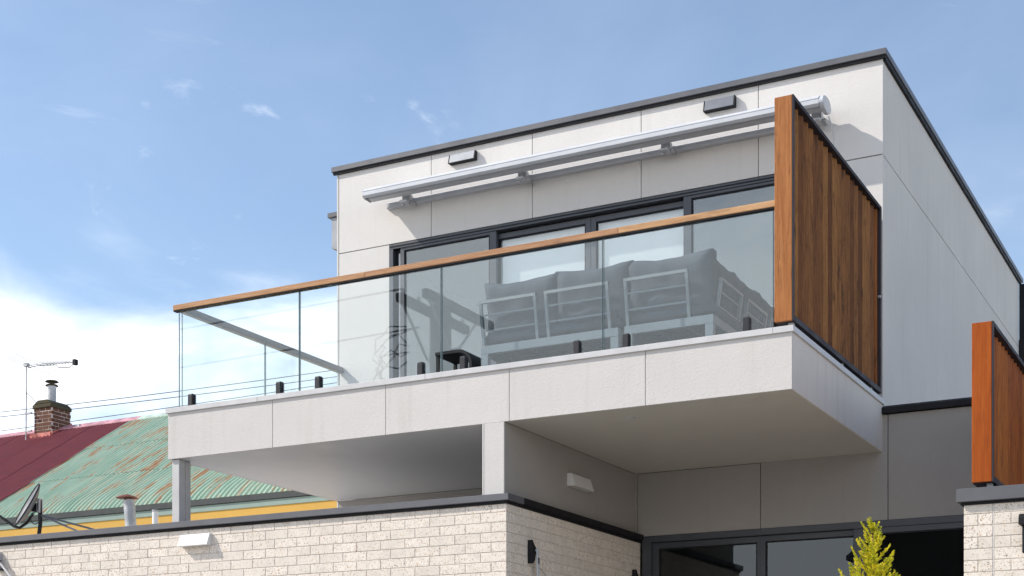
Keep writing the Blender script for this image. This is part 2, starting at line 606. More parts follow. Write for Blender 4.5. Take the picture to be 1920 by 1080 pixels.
# --- wall pier that carries the balcony, and the wall below the door
MB().box(-6.272, -6.073, YF + 0.0, YF + 0.018, 3.60, ZS - 0.0005).build('wall_panel', 'fascia', house, 0.002)
MB().box(-6.286, -6.274, YF - 0.003, YF + 0.03, 3.60, ZS - 0.0005).build('corner_trim', 'wall', house)
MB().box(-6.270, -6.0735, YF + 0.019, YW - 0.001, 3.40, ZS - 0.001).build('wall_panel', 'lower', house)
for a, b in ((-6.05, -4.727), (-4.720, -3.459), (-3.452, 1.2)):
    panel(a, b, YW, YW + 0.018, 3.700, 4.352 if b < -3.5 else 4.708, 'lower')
MB().box(-6.25, 1.2, YW + 0.02, YW + 0.15, 3.700, 4.70).build('wall_core', 'joint', house)
MB().box(-6.0725, -6.053, YW - 0.012, YW + 0.018, 3.715, ZS - 0.001).build('corner_trim', 'lower', house)
p = MB().prism([(YW - 0.055, 4.715), (YW - 0.055, 4.765), (YW + 0.01, 4.795), (YW + 0.4, 4.80), (YW + 0.4, 4.715)], 'X', XR + 0.002, 1.3).build('roof_flashing', 'black', house)
MB().box(XR + 0.03, 1.2, YW + 0.4, 22.0, 4.60, 4.74).build('lower_roof', 'flash', house)
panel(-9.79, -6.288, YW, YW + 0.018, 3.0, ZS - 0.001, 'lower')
MB().box(-9.812, -9.793, YW - 0.004, YW + 0.02, 3.0, ZS - 0.001).build('corner_trim', 'white', house)
# roof behind the brick parapet
MB().box(-16.0, XB - 0.25, YB + 0.24, 16.2, 3.20, 3.40).build('flat_roof', 'cap', house)
# --- steel posts at the balcony's left end
MB().box(-9.800, -9.709, YF + 0.03, YF + 0.122, 3.40, ZS - 0.001).build('post', 'steel', house, 0.004)
MB().box(-9.790, -9.718, YF + 0.150, YF + 0.215, 3.40, ZS - 0.001).build('post', 'steel', house, 0.004)

# --- brick walls: every brick in view its own piece, the ones below the view joined
BL, BH, GAP = 0.2575, 0.0858, 0.0062
brick_meshes = {}


def brick_mesh(lx, ly):
    k = (round(lx, 4), round(ly, 4))
    if k not in brick_meshes:
        brick_meshes[k] = MB().box(-lx / 2, lx / 2, -ly / 2, ly / 2, 0, BH - GAP).mesh('brick', (0, 0, 0), 'brick', 0.0025)
    return brick_meshes[k]


def runs(a0, a1, first):
    """brick ends along a course from a1 (a corner) down to a0"""
    e = [a1]
    x = a1 - first
    while x > a0 + 0.02:
        e.append(x)
        x -= BL
    e.append(a0)
    return [(e[i + 1], e[i]) for i in range(len(e) - 1)]


def brick_wall(name, rowsfn, ztop, rows, deep_rows, back):
    wall = back.build(name, 'mortar', house)
    rest = MB()
    for k in range(rows + deep_rows):
        z = ztop - (k + 1) * BH
        if z < 0:
            break
        for axis, plane, a, b in rowsfn(k):
            jit = random.uniform(-0.0012, 0.0012)
            half = GAP / 2
            ln = b - a - GAP
            if ln < 0.01:
                continue
            if axis == 'X':
                c, me_k = ((a + b) / 2, plane + 0.03 + jit, z + half), (ln, 0.06)
            else:
                c, me_k = (plane - 0.03 + jit, (a + b) / 2, z + half), (0.06, ln)
            if k < rows:
                link('brick', brick_mesh(*me_k), c, wall)
            else:
                rest.box(c[0] - me_k[0] / 2, c[0] + me_k[0] / 2, c[1] - me_k[1] / 2, c[1] + me_k[1] / 2, z + half, z + BH - half)
    if rest.v:
        tag(rest.build('lower_bricks', 'brick', wall), kind='stuff')
    return wall


def main_rows(k):
    r = [('X', YB, a, b) for a, b in runs(-14.4, XB, 0.152 if k % 2 == 0 else 0.2575)]
    r += [('Y', XB, YB + 0.062 + (YW - 0.02 - YB - 0.062) - (b - YB), 0) for a, b in ()]
    first = 0.19 if k % 2 == 0 else 0.065
    e, y = [YB + 0.064], YB + 0.064 + first
    while y < YW - 0.03:
        e.append(y)
        y += BL
    e.append(YW - 0.01)
    r += [('Y', XB, e[i], e[i + 1]) for i in range(len(e) - 1)]
    return r


back = MB().box(-14.4, XB - 0.0045, YB + 0.0045, YB + 0.23, 0, 3.64)
back.box(XB - 0.24, XB - 0.0045, YB + 0.23, YW - 0.01, 0, 3.64)
brick_wall('brick_wall', main_rows, 3.562 + BH, 11, 40, back)


def pier_rows(k):
    XP = -2.18
    r = []
    if k % 2 == 1:
        r += [('X', YB, XP, XP + 0.105), ('X', YB, XP + 0.105, XP + 0.212)]
        x = -1.962
        e = [x, x + 0.122]
    else:
        r += [('X', YB, XP, XP + 0.212)]
        x = -1.962
        e = [x]
    while e[-1] < 0.0:
        e.append(e[-1] + BL)
    r += [('X', YB, e[i], e[i + 1]) for i in range(len(e) - 1)]
    return r


back = MB().box(-2.175, 0.2, YB + 0.0045, YB + 0.23, 0, 3.335)
back.box(-2.175, -1.7, YB + 0.23, 14.2, 0, 3.335)
pier = brick_wall('brick_pier', pier_rows, 3.274 + BH - 0.012, 9, 40, back)
MB().box(-1.9685, -1.9615, YB + 0.001, YB + 0.02, 2.0, 3.335).build('control_joint', 'wall', pier)

# wall cappings; the black strips under them paint in the shade
p = MB().box(-14.4, XB + 0.036, YB - 0.04, YB + 0.26, 3.657, 3.715).build('wall_capping', 'flash', house, 0.003)
MB().box(-14.4, XB + 0.012, YB - 0.012, YB + 0.2, 3.630, 3.6565).build('shade_strip', 'black', p)
p = MB().box(XB - 0.25, XB + 0.036, YB + 0.261, YW - 0.003, 3.657, 3.715).build('wall_capping', 'black', house, 0.003)
MB().box(XB - 0.2, XB + 0.012, YB + 0.201, YW - 0.003, 3.630, 3.6565).build('shade_strip', 'black', p)
p = MB().box(-2.223, 0.2, YB - 0.045, YB + 0.28, 3.352, 3.450).build('wall_capping', 'flash', house, 0.003)
MB().box(-2.195, 0.2, YB - 0.012, YB + 0.2, 3.330, 3.3515).build('shade_strip', 'black', p)
MB().box(-2.223, -1.65, YB + 0.281, 14.2, 3.352, 3.450).build('wall_capping', 'flash', house, 0.003)


# --- sliding doors
def sash(parent, x0, x1, y, z0, z1, st, top, bot, panemat, st2=None):
    st2 = st2 or st
    f = MB()
    f.box(x0, x0 + st, y, y + 0.04, z0, z1).box(x1 - st2, x1, y, y + 0.04, z0, z1)
    f.box(x0 + st, x1 - st2, y + 0.0, y + 0.04, z1 - top, z1).box(x0 + st, x1 - st2, y, y + 0.04, z0, z0 + bot)
    # glazing bead set back a little
    b = 0.014
    s = f.build('sash', 'frame', parent, 0.002)
    g = MB()
    g.box(x0 + st, x0 + st + b, y + 0.010, y + 0.038, z0 + bot, z1 - top)
    g.box(x1 - st2 - b, x1 - st2, y + 0.010, y + 0.038, z0 + bot, z1 - top)
    g.box(x0 + st + b, x1 - st2 - b, y + 0.010, y + 0.038, z1 - top - b, z1 - top)
    g.box(x0 + st + b, x1 - st2 - b, y + 0.010, y + 0.038, z0 + bot, z0 + bot + b)
    g.build('glazing_bead', 'black', s)
    MB().box(x0 + st + 0.004, x1 - st2 - 0.004, y + 0.018, y + 0.024, z0 + bot + 0.004, z1 - top - 0.004).build('pane', panemat, s)


door = MB()
door.box(-9.097, -4.283, YW - 0.006, YW + 0.05, 7.150, 7.2045)
door.box(-9.097, -4.283, YW + 0.05, YW + 0.16, 7.165, 7.2045)
door.box(-9.097, -9.045, YW - 0.006, YW + 0.16, ZD, 7.150)
door.box(-4.335, -4.283, YW - 0.006, YW + 0.16, ZD, 7.150)
door.box(-9.045, -4.335, YW + 0.0, YW + 0.16, ZD - 0.004, ZD + 0.03)
door = door.build('sliding_door', 'frame', house, 0.002)
MB().box(-9.09, -4.29, YW - 0.012, YW - 0.0065, 7.172, 7.182).build('head_trim', 'black', door)
sash(door, -8.955, -7.722, YW + 0.006, ZD + 0.03, 7.150, 0.050, 0.030, 0.09, 'pane', 0.085)
sash(door, -5.545, -4.335, YW + 0.006, ZD + 0.03, 7.150, 0.085, 0.030, 0.09, 'pane')
sash(door, -7.79, -6.615, YW + 0.062, ZD + 0.03, 7.130, 0.06, 0.055, 0.09, 'pane')
sash(door, -6.612, -5.44, YW + 0.062, ZD + 0.03, 7.130, 0.06, 0.055, 0.09, 'pane')
MB().box(-9.044, -8.957, YW + 0.05, YW + 0.09, ZD + 0.03, 7.150).build('screen_stile', 'black', door)
MB().box(-8.99, -8.972, YW + 0.03, YW + 0.05, ZD + 0.03, 7.10).build('screen_stile', 'cap', door)
MB().box(-7.74, -6.62, YW + 0.125, YW + 0.13, ZD + 0.05, 7.155).build('roller_blind', 'blind', door)
MB().box(-6.60, -5.47, YW + 0.125, YW + 0.13, ZD + 0.05, 7.155).build('roller_blind', 'blind', door)

d2 = MB()
d2.box(-5.995, -1.9, YW - 0.008, YW + 0.12, 3.635, 3.699)
d2.box(-5.995, -5.90, YW - 0.008, YW + 0.12, 0.02, 3.635)
d2 = d2.build('sliding_door', 'frame', house, 0.002)
sash(d2, -5.899, -4.745, YW + 0.05, 0.04, 3.632, 0.065, 0.06, 0.09, 'pane_low', 0.03)
sash(d2, -4.744, -3.79, YW + 0.05, 0.04, 3.632, 0.055, 0.055, 0.09, 'pane_low', 0.002)
sash(d2, -3.789, -1.95, YW + 0.005, 0.04, 3.634, 0.115, 0.055, 0.09, 'pane_low', 0.06)
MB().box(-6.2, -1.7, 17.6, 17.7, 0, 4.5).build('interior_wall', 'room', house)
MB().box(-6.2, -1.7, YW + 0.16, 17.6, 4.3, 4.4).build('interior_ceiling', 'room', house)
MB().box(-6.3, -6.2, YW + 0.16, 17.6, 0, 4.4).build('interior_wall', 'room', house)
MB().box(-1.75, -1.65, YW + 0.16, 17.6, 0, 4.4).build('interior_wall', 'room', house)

# downlights in the right soffit
for x, y in ((-5.05, 11.75),):
    r = MB().tube([(x, y, ZS - 0.004), (x, y, ZS + 0.0015)], 0.05, 20).build('downlight', 'white', house)
    MB().tube([(x, y, ZS - 0.006), (x, y, ZS - 0.0045)], 0.035, 20).build('lens', 'cap', r)

# rainwater head and pipe on the left wall
rh = MB().prism([(-9.815, 7.30), (-9.985, 7.34), (-9.985, 7.70), (-9.815, 7.70)], 'Y', 14.40, 14.62).build('rainwater_head', 'hood', house, 0.003)
MB().box(-10.03, -9.815, 14.375, 14.645, 7.702, 7.755).build('rim', 'flash', rh, 0.003)
MB().box(-9.92, -9.82, 14.46, 14.56, 3.4, 7.30).build('downpipe', 'steel', rh)
# black downpipe with a head at the back of the side wall
dp = MB().box(-3.50, -3.40, 22.16, 22.30, 4.75, 8.10).build('downpipe', 'black', house)
MB().box(-3.52, -3.36, 22.15, 22.34, 6.95, 7.30).build('rainwater_head', 'black', dp)

# ================================================================== GLASS BALUSTRADE
YG = 11.45
bal = thing('glass_balustrade', (-6.7, YG, 4.85), 'frameless clear glass balcony balustrade with slim timber handrail', 'balustrade')
GX = [-9.765, -8.304, -6.754, -5.172, -3.680]
for i in range(4):
    g = MB().box(GX[i] + 0.009, GX[i + 1] - 0.009, YG - 0.006, YG + 0.006, 4.872, 5.822).build('glass_panel', 'glass', bal)
    for xe in (GX[i] + 0.0045, GX[i + 1] - 0.0085):
        MB().box(xe, xe + 0.004, YG - 0.006, YG + 0.006, 4.872, 5.822).build('polished_edge', 'glass_edge', g)
for a, b in ((YG + 0.035, 12.81), (12.83, YW - 0.05)):
    g = MB().box(-9.756, -9.744, a, b, 4.872, 5.822).build('glass_panel', 'glass', bal)
    for ye in (a - 0.0045, b + 0.0005):
        MB().box(-9.756, -9.744, ye, ye + 0.004, 4.872, 5.822).build('polished_edge', 'glass_edge', g)
RX = [-9.813, -7.55, -5.02, -3.657]
for i in range(3):
    r = MB().box(RX[i] + 0.0006, RX[i + 1], YG - 0.034, YG + 0.034, 5.834, 5.886).build('handrail', 'rail', bal, 0.004)
    MB().box(RX[i] + 0.003, RX[i + 1] - 0.003, YG - 0.028, YG + 0.028, 5.8225, 5.8335).build('channel', 'black', r)
M['rail_y'] = wood_mat('greyed_handrail_timber', 'Y', (0.24, 0.225, 0.215), (0.19, 0.18, 0.172), (0.10, 0.095, 0.09), 0.35)
RY = [YG + 0.0345, 12.10, 12.75, 13.45, 14.0, YW - 0.004]
r = MB().box(-9.784, -9.716, YG + 0.0345, YW - 0.004, 5.834, 5.886).build('handrail', 'rail_y', bal, 0.004)
for i in range(5):
    MB().box(-9.781, -9.719, RY[i] + 0.008, RY[i + 1] - 0.008, 5.8225, 5.8335).build('channel', 'flash', r)
for x in (-9.599, -8.533, -8.084, -6.965, -6.523, -5.411, -4.957, -3.904):
    s = MB().prism([(YG - 0.034, 4.8535), (YG - 0.034, 4.975), (YG - 0.024, 4.990), (YG - 0.0065, 4.992), (YG - 0.0065, 4.8535)], 'X', x - 0.025, x + 0.025)
    s.prism([(YG + 0.0065, 4.8535), (YG + 0.0065, 4.992), (YG + 0.024, 4.990), (YG + 0.034, 4.975), (YG + 0.034, 4.8535)], 'X', x - 0.025, x + 0.025)
    s.box(x - 0.025, x + 0.025, YG - 0.0065, YG + 0.0065, 4.8535, 4.871)
    s.box(x - 0.045, x + 0.045, YG - 0.05, YG + 0.05, 4.8532, 4.8590)
    s.build('spigot', 'spigot', bal, 0.0015)
for y in (11.85, 12.55, 13.1, 13.9):
    MB().box(-9.784, -9.716, y - 0.025, y + 0.025, 4.8535, 4.990).build('spigot', 'spigot', bal, 0.004)


# ================================================================== TIMBER SCREENS
def timber_screen(x0, x1, y0, y1, z0, z1, wpost, wslat, nsl, label, feet):
    t = thing('timber_screen', ((x0 + x1) / 2, y0, z0), label, 'screen', 'louvred timber privacy screens')
    e = 0.018
    MB().box(x0, x1 - 0.012, y0, y0 + 0.028, z0, z1).build('front_board', wpost, t, 0.003)
    # steel edge frame, outer side
    MB().box(x1 - 0.0115, x1, y0 - 0.001, y0 + 0.030, z0 - 0.002, z1).build('frame_upright', 'iron_edge', t)
    MB().box(x0, x1, y0 + 0.0305, y1, z1 - 0.030, z1 + 0.001).build('top_rail', 'iron_edge', t)
    MB().box(x0, x1, y0 + 0.0305, y1, z0 - 0.002, z0 + 0.042).build('bottom_rail', 'iron_edge', t)
    MB().box(x1 - 0.030, x1, y1 - 0.045, y1 - 0.0005, z0 + 0.0425, z1 - 0.0305).build('frame_upright', 'iron_edge', t)
    sp = (y1 - 0.04 - (y0 + 0.07)) / nsl
    ln = 0.205
    ca, sa = math.cos(R(66)), math.sin(R(66))
    hl, th = ln / 2, 0.008
    xm = (x0 + x1) / 2 - 0.004
    prof = [(a * ca - b * sa, a * sa + b * ca) for a, b in ((-hl, th), (-hl, -th), (hl, -th), (hl, th))]
    me = MB().prism(prof, 'Z', 0, z1 - z0 - 0.075).mesh('slat', (0, 0, 0), wslat, 0.002)
    for i in range(nsl):
        o = link('slat', me, (xm, y0 + 0.07 + sp * (i + 0.5), z0 + 0.043), t)
        o.rotation_euler.z = R(random.uniform(-1.2, 1.2))
    MB().box(x0 + 0.01, x1 - 0.032, y1 - 0.075, y1 - 0.004, z0 + 0.0425, z1 - 0.0305).build('rear_post', wpost, t, 0.002)
    for y in feet:
        MB().box(x1 - 0.06, x1 - 0.02, y - 0.02, y + 0.02, z0 - 0.047, z0 - 0.0025).build('foot', 'galv', t)
    return t


ts = timber_screen(-3.655, -3.500, YF + 0.02, 14.20, 4.902, 6.680, 'post_wood', 'slat_wood', 19,
                   'weathered brown louvred timber screen closing the right end of the balcony', (11.46, 12.9, 13.9))
MB().tube([(-3.51, 14.10, 5.80), (-3.487, 14.10, 5.80)], 0.014, 10).build('bolt', 'galv', ts)
timber_screen(-2.126, -1.971, 11.33, 14.15, 3.500, 4.682, 'post_new', 'slat_new', 19,
              'orange oiled louvred timber screen standing on the brick pier', (11.42, 12.7, 14.0))

# ================================================================== AWNING
aw = thing('folding_awning', (-6.5, YW, 7.6), 'long white retracted awning cassette mounted above the balcony doors', 'awning')


def pr(pts):
    return [(YW - a, z) for a, z in pts]


x0, x1 = -9.190, -4.015
case = MB().prism(pr([(.24, 7.626), (.115, 7.712), (.09, 7.735), (.12, 7.745), (.30, 7.745), (.335, 7.735), (.335, 7.655), (.325, 7.632)]), 'X', x0 + 0.02, x1).build('cassette', 'white', aw, 0.004)
MB().prism(pr([(.337, 7.700), (.337, 7.742), (.385, 7.727), (.402, 7.705), (.402, 7.695)]), 'X', x0, x1).build('front_profile', 'white', aw, 0.002)
MB().prism(pr([(.337, 7.648), (.337, 7.697), (.402, 7.692), (.402, 7.650), (.375, 7.628)]), 'X', x0, x1).build('front_profile', 'white', aw, 0.002)
capp = [(.265 + .140 * math.cos(a), 7.676 + .076 * math.sin(a)) for a in [2 * math.pi * i / 28 for i in range(28)]]
MB().prism(pr(capp), 'X', x1 + 0.001, x1 + 0.045).build('end_cap', 'white', aw, 0.006)
MB().prism(pr([(.24, 7.624), (.11, 7.712), (.11, 7.742), (.32, 7.743), (.40, 7.71), (.40, 7.645), (.36, 7.624)]), 'X', x0 - 0.012, x0 - 0.001).build('end_cap', 'white', aw, 0.003)
MB().prism(pr([(.0005, 7.600), (.0005, 7.672), (.040, 7.672), (.052, 7.660), (.052, 7.606)]), 'X', -9.110, -4.07).build('mounting_bar', 'white', aw, 0.003)
for x in (-8.80, -7.34, -5.69, -4.12):
    b = MB().box(x - 0.05, x + 0.05, YW - 0.125, YW - 0.053, 7.612, 7.69)
    b.prism(pr([(.10, 7.56), (.10, 7.604), (.22, 7.597), (.22, 7.575)]), 'X', x - 0.03, x + 0.06)
    b = b.build('bracket', 'white', aw, 0.004)
    MB().tube([(x - 0.012, YW - 0.16, 7.545), (x - 0.012, YW - 0.16, 7.58)], 0.016, 10).build('bolt', 'galv', b)
    MB().box(x + 0.062, x + 0.10, YW - 0.15, YW - 0.06, 7.565, 7.60).build('clamp', 'galv', b)
cb = []
for i in range(15):
    t = i / 14
    cb.append((-3.985 + 0.035 * math.sin(math.pi * t), YW - 0.17 + 0.165 * t * t, 7.60 - 0.30 * t + 0.0))
MB().tube(cb, 0.006, 8).build('cable', 'white', aw, smooth=True)


# ================================================================== VENTS AND LIGHTS
def wedge(name, cat, label, group, axis, a0, a1, plane, z0, z1, ptop, pbot, mat, sidemat, under=True):
    """a hood with its back on the wall plane; axis X: faces -Y, axis Y: faces +X"""
    if axis == 'X':
        t = thing(name, ((a0 + a1) / 2, plane, z0), label, cat, group)
        f = lambda q: plane - q
    else:
        t = thing(name, (plane, (a0 + a1) / 2, z0), label, cat, group)
        f = lambda q: plane + q
    e = 0.010
    prof = [(f(0.0005), z0 + 0.006), (f(0.0005), z1), (f(ptop), z1), (f(pbot), z0 + 0.006)]
    MB().prism(prof, axis, a0 + e, a1 - e).build('hood', mat, t, 0.002)
    for b0, b1 in ((a0, a0 + e - 0.0005), (a1 - e + 0.0005, a1)):
        MB().prism([(f(0.0005), z0), (f(0.0005), z1 + 0.001), (f(ptop + 0.002), z1 + 0.001), (f(pbot + 0.003), z0)], axis, b0, b1).build('end_plate', sidemat, t)
    MB().prism([(f(0.001), z0 + 0.001), (f(0.001), z0 + 0.0055), (f(pbot), z0 + 0.0055), (f(pbot), z0 + 0.001)], axis, a0 + e, a1 - e).build('grille', 'black' if under else sidemat, t)
    return t


M['hood2'] = metal_mat('slate_vent_metal', (0.17, 0.18, 0.20), 0.4, 0, 0.5, 0.05)
wedge('wall_vent', 'vent', 'pale grey vent hood under the parapet at the left', 'vent hoods under the parapet', 'X', -8.287, -7.956, YW, 7.957, 8.058, .045, .072, 'hood', 'black')
wedge('wall_vent', 'vent', 'slate grey vent hood under the parapet beside the timber screen', 'vent hoods under the parapet', 'X', -5.303, -4.975, YW, 7.945, 8.058, .045, .072, 'hood2', 'black')
wedge('wall_light', 'light', 'white wedge wall light on the sunlit brick wall', 'white wedge wall lights', 'X', -9.590, -9.232, YB, 3.466, 3.582, .030, .074, 'whiteflat', 'whiteflat', False)
wedge('wall_light', 'light', 'white wedge wall light in the shaded recess under the balcony', 'white wedge wall lights', 'Y', 12.62, 13.04, -6.0725, 3.985, 4.105, .045, .085, 'whiteflat', 'whiteflat', False)


# ================================================================== BRACKETS ON THE BRICKWORK
def line_bracket(y, z, label, arm):
    t = thing('clothesline_bracket', (XB, y, z - 0.2), label, 'bracket', 'clothesline brackets on the brick side wall')
    prof = [(y - 0.045, z), (y - 0.02, z + 0.002), (y + 0.01, z - 0.035), (y + 0.055, z - 0.075), (y + 0.06, z - 0.105),
            (y + 0.035, z - 0.13), (y + 0.02, z - 0.18), (y - 0.01, z - 0.205), (y - 0.045, z - 0.205)]
    MB().prism(prof, 'X', XB + 0.0015, XB + 0.045).build('plate', 'black', t, 0.004)
    MB().tube([(XB + 0.03, y + 0.03, z - 0.085), (XB + 0.056, y + 0.03, z - 0.085)], 0.011, 10).build('pivot', 'galv', t)
    if arm:
        MB().bar((XB + 0.056, y + 0.045, z - 0.07), (XB + 0.056, y + 0.085, z - 0.78), 0.012, 0.042, (0, 1, 0)).build('arm', 'white', t, 0.003)
        MB().box(XB + 0.0625, XB + 0.066, y + 0.044, y + 0.064, z - 0.205, z - 0.15).build('slot', 'black', t)
        pts = [(XB + 0.05, y + 0.07, z - 0.22)] + [(XB + 0.03, y + 0.1 + 0.22 * i, z - 0.24 - 0.075 * i) for i in range(1, 5)]
        MB().tube(pts, 0.0022, 6).build('cord', 'wire', t)


line_bracket(11.735, 3.362, 'black clothesline bracket with white arm on the brick wall near the corner', True)
line_bracket(14.07, 3.335, 'black clothesline bracket on the brick wall beside the lower door', False)

wb = thing('wall_bracket', (-12.0, YB, 3.3), 'grey bracket with hanging strap at the left edge of the brick wall', 'bracket')
MB().prism([(YB - 0.001, 3.36), (YB - 0.001, 3.56), (YB - 0.03, 3.56), (YB - 0.085, 3.47), (YB - 0.085, 3.43), (YB - 0.03, 3.36)], 'X', -12.07, -12.01).build('plate', 'galv', wb, 0.003)
MB().box(-12.06, -11.975, YB - 0.075, YB - 0.05, 3.455, 3.470).build('catch', 'black', wb)
MB().bar((-12.0, YB - 0.06, 3.46), (-11.80, YB - 0.06, 3.26), 0.02, 0.012, (0, 1, 0)).build('strap', 'cap', wb)
MB().box(-12.05, -11.97, YB - 0.05, YB - 0.002, 3.372, 3.385).build('pin', 'black', wb)

lr = thing('lamp_hood', (-1.70, YB, 3.1), 'small black lamp hood on the brick pier at the right edge', 'lamp')
MB().prism([(YB - 0.001, 3.150), (YB - 0.001, 3.232), (YB - 0.07, 3.232), (YB - 0.10, 3.205), (YB - 0.10, 3.150)], 'X', -1.775, -1.62).build('hood', 'black', lr, 0.004)
MB().box(-1.755, -1.64, YB - 0.06, YB - 0.001, 2.95, 3.1495).build('body', 'black', lr, 0.004)

# ================================================================== SOFA ON THE BALCONY
ZF = 4.8385


def pillow(name, parent, cx, cy, cz, lx, ly, lz, rot, tilt, seed):
    """soft back cushion: lx long, ly thick, lz high"""
    nx, ny, nz = 16, 5, 10
    bm = bmesh.new()
    idx = {}
    rnd = random.Random(seed)
    off = Vector((rnd.random() * 9, rnd.random() * 9, 0))
    for i in range(nx + 1):
        for j in range(ny + 1):
            for k in range(nz + 1):
                if not (i in (0, nx) or j in (0, ny) or k in (0, nz)):
                    continue
                u, v, q = 2 * i / nx - 1, 2 * j / ny - 1, 2 * k / nz - 1
                edge = max(0.0, 1 - abs(u) ** 6) * max(0.0, 1 - abs(q) ** 6)
                th = ly / 2 * (0.48 + 0.52 * edge ** 0.45)
                x = u * lx / 2 * (1 - 0.025 * (1 - abs(q) ** 2))
                z = q * lz / 2 - 0.028 * (1 - u * u) * (q > 0) * q + 0.012 * mnoise.noise(Vector((u * 2.2, q * 2, 1)) + off)
                y = v * th + 0.022 * mnoise.noise(Vector((u * 2.6, q * 2.4, 5)) + off)
                idx[i, j, k] = bm.verts.new((x, y, z))

    def quad(*ks):
        bm.faces.new([idx[a] for a in ks])
    for i in range(nx):
        for j in range(ny):
            for k in (0, nz):
                quad((i, j, k), (i + 1, j, k), (i + 1, j + 1, k), (i, j + 1, k))
    for i in range(nx):
        for k in range(nz):
            for j in (0, ny):
                quad((i, j, k), (i + 1, j, k), (i + 1, j, k + 1), (i, j, k + 1))
    for j in range(ny):
        for k in range(nz):
            for i in (0, nx):
                quad((i, j, k), (i, j + 1, k), (i, j + 1, k + 1), (i, j, k + 1))
    bmesh.ops.recalc_face_normals(bm, faces=bm.faces)
    me = bpy.data.meshes.new(name)
    bm.to_mesh(me)
    bm.free()
    for p_ in me.polygons:
        p_.use_smooth = True
    me.materials.append(M['fabric'])
    o = link(name, me, (cx, cy, cz), parent)
    o.rotation_euler = (tilt, 0, rot)
    loop = []
    for i in range(nx):
        loop.append((i, nz))
    for k in range(nz, 0, -1):
        loop.append((nx, k))
    for i in range(nx, 0, -1):
        loop.append((i, 0))
    for k in range(0, nz + 1):
        loop.append((0, k))
    for vv in (-0.32 * ly, ):
        pts = []
        for i, k in loop:
            u, q = 2 * i / nx - 1, 2 * k / nz - 1
            pts.append((u * lx / 2 * (1 - 0.025 * (1 - abs(q) ** 2)) * 1.004, -0.13 * ly + 0.022 * mnoise.noise(Vector((u * 2.6, q * 2.4, 5)) + off),
                        q * lz / 2 * 1.004 - 0.028 * (1 - u * u) * (q > 0) * q + 0.012 * mnoise.noise(Vector((u * 2.2, q * 2, 1)) + off)))
        pm = MB().tube(pts, 0.006, 6).mesh('piping', (0, 0, 0), 'fabric', 0, True)
        po = link('piping', pm, (cx, cy, cz), o)
    return o


def back_frame(t, along, a0, a1, plane, z0, z1, lean):
    """rectangular tube frame with two bars; along X stands at Y=plane, along Y at X=plane"""
    def P(a, z):
        k = (z - z0) / (z1 - z0) * lean
        return (a, plane - k, z) if along == 'X' else (plane + k, a, z)
    w = 0.026
    f = MB()
    f.bar(P(a0, z0), P(a0, z1), w, w).bar(P(a1, z0), P(a1, z1), w, w).bar(P(a0 - w / 2, z1 - w / 2), P(a1 + w / 2, z1 - w / 2), w, w)
    o = f.build('back_frame', 'sofa_frame', t)
    for q in (0.34, 0.68):
        MB().bar(P(a0 + 0.01, z0 + (z1 - z0) * q), P(a1 - 0.01, z0 + (z1 - z0) * q), 0.012, 0.014).build('bar', 'sofa_frame', o)


def base(t, x0, x1, y0, y1, zt, zb, leg):
    e = MB()
    e.box(x0, x1, y0, y0 + 0.04, zb, zt).box(x0, x1, y1 - 0.04, y1, zb, zt)
    e.box(x0, x0 + 0.04, y0 + 0.04, y1 - 0.04, zb, zt).box(x1 - 0.04, x1, y0 + 0.04, y1 - 0.04, zb, zt)
    e.build('seat_frame', 'sofa_frame', t, 0.003)
    for x in (x0, x1 - leg):
        for y in (y0, y1 - 0.05):
            MB().box(x, x + leg, y, y + 0.05, ZF, zb - 0.0005).build('leg', 'sofa_frame', t, 0.003)
    n = max(3, int((y1 - y0) / 0.13))
    for i in range(n):
        y = y0 + 0.05 + (y1 - y0 - 0.1) * (i + 0.5) / n
        MB().box(x0 + 0.04, x1 - 0.04, y - 0.03, y + 0.03, zt - 0.03, zt - 0.012).build('seat_slat', 'spigot', t)
    for i in range(1, 3):
        x = x0 + (x1 - x0) * i / 3
        MB().box(x - 0.015, x + 0.015, y0 + 0.04, y1 - 0.04, zt - 0.055, zt - 0.031).build('seat_rail', 'sofa_frame', t)
    MB().box(x0 + 0.01, x1 - 0.01, y0 + 0.03, y1 - 0.02, zt + 0.001, zt + 0.13).build('seat_cushion', 'fabric', t, 0.03, True, 3)


YS = 11.75
sg = 'sections of the outdoor sofa'
s1 = thing('outdoor_sofa', (-5.85, YS + 0.35, ZF), 'two-seat section of grey outdoor sofa seen from behind at its left end', 'sofa', sg)
base(s1, -6.52, -5.165, YS, YS + 0.75, 5.150, 5.075, 0.075)
back_frame(s1, 'X', -6.50, -5.955, YS + 0.03, 5.15, 5.545, 0.07)
back_frame(s1, 'X', -5.845, -5.255, YS + 0.03, 5.15, 5.545, 0.07)
pillow('back_cushion', s1, -6.145, YS + 0.155, 5.475, 0.74, 0.24, 0.53, 0, R(8), 1)
pillow('back_cushion', s1, -5.435, YS + 0.150, 5.475, 0.74, 0.24, 0.53, 0, R(6), 2)
s2 = thing('outdoor_sofa', (-4.7, YS + 0.35, ZF), 'corner section of grey outdoor sofa with the tallest back cushion', 'sofa', sg)
base(s2, -5.110, -4.300, YS, YS + 0.75, 5.150, 5.075, 0.075)
back_frame(s2, 'X', -5.085, -4.525, YS + 0.03, 5.15, 5.545, 0.07)
pillow('back_cushion', s2, -4.725, YS + 0.150, 5.450, 0.78, 0.24, 0.56, 0, R(5), 3)
s3 = thing('outdoor_sofa', (-4.7, YS + 1.6, ZF), 'side section of grey outdoor sofa running back beside the timber screen', 'sofa', sg)
base(s3, -5.05, -4.300, YS + 0.77, YS + 2.15, 5.150, 5.075, 0.06)
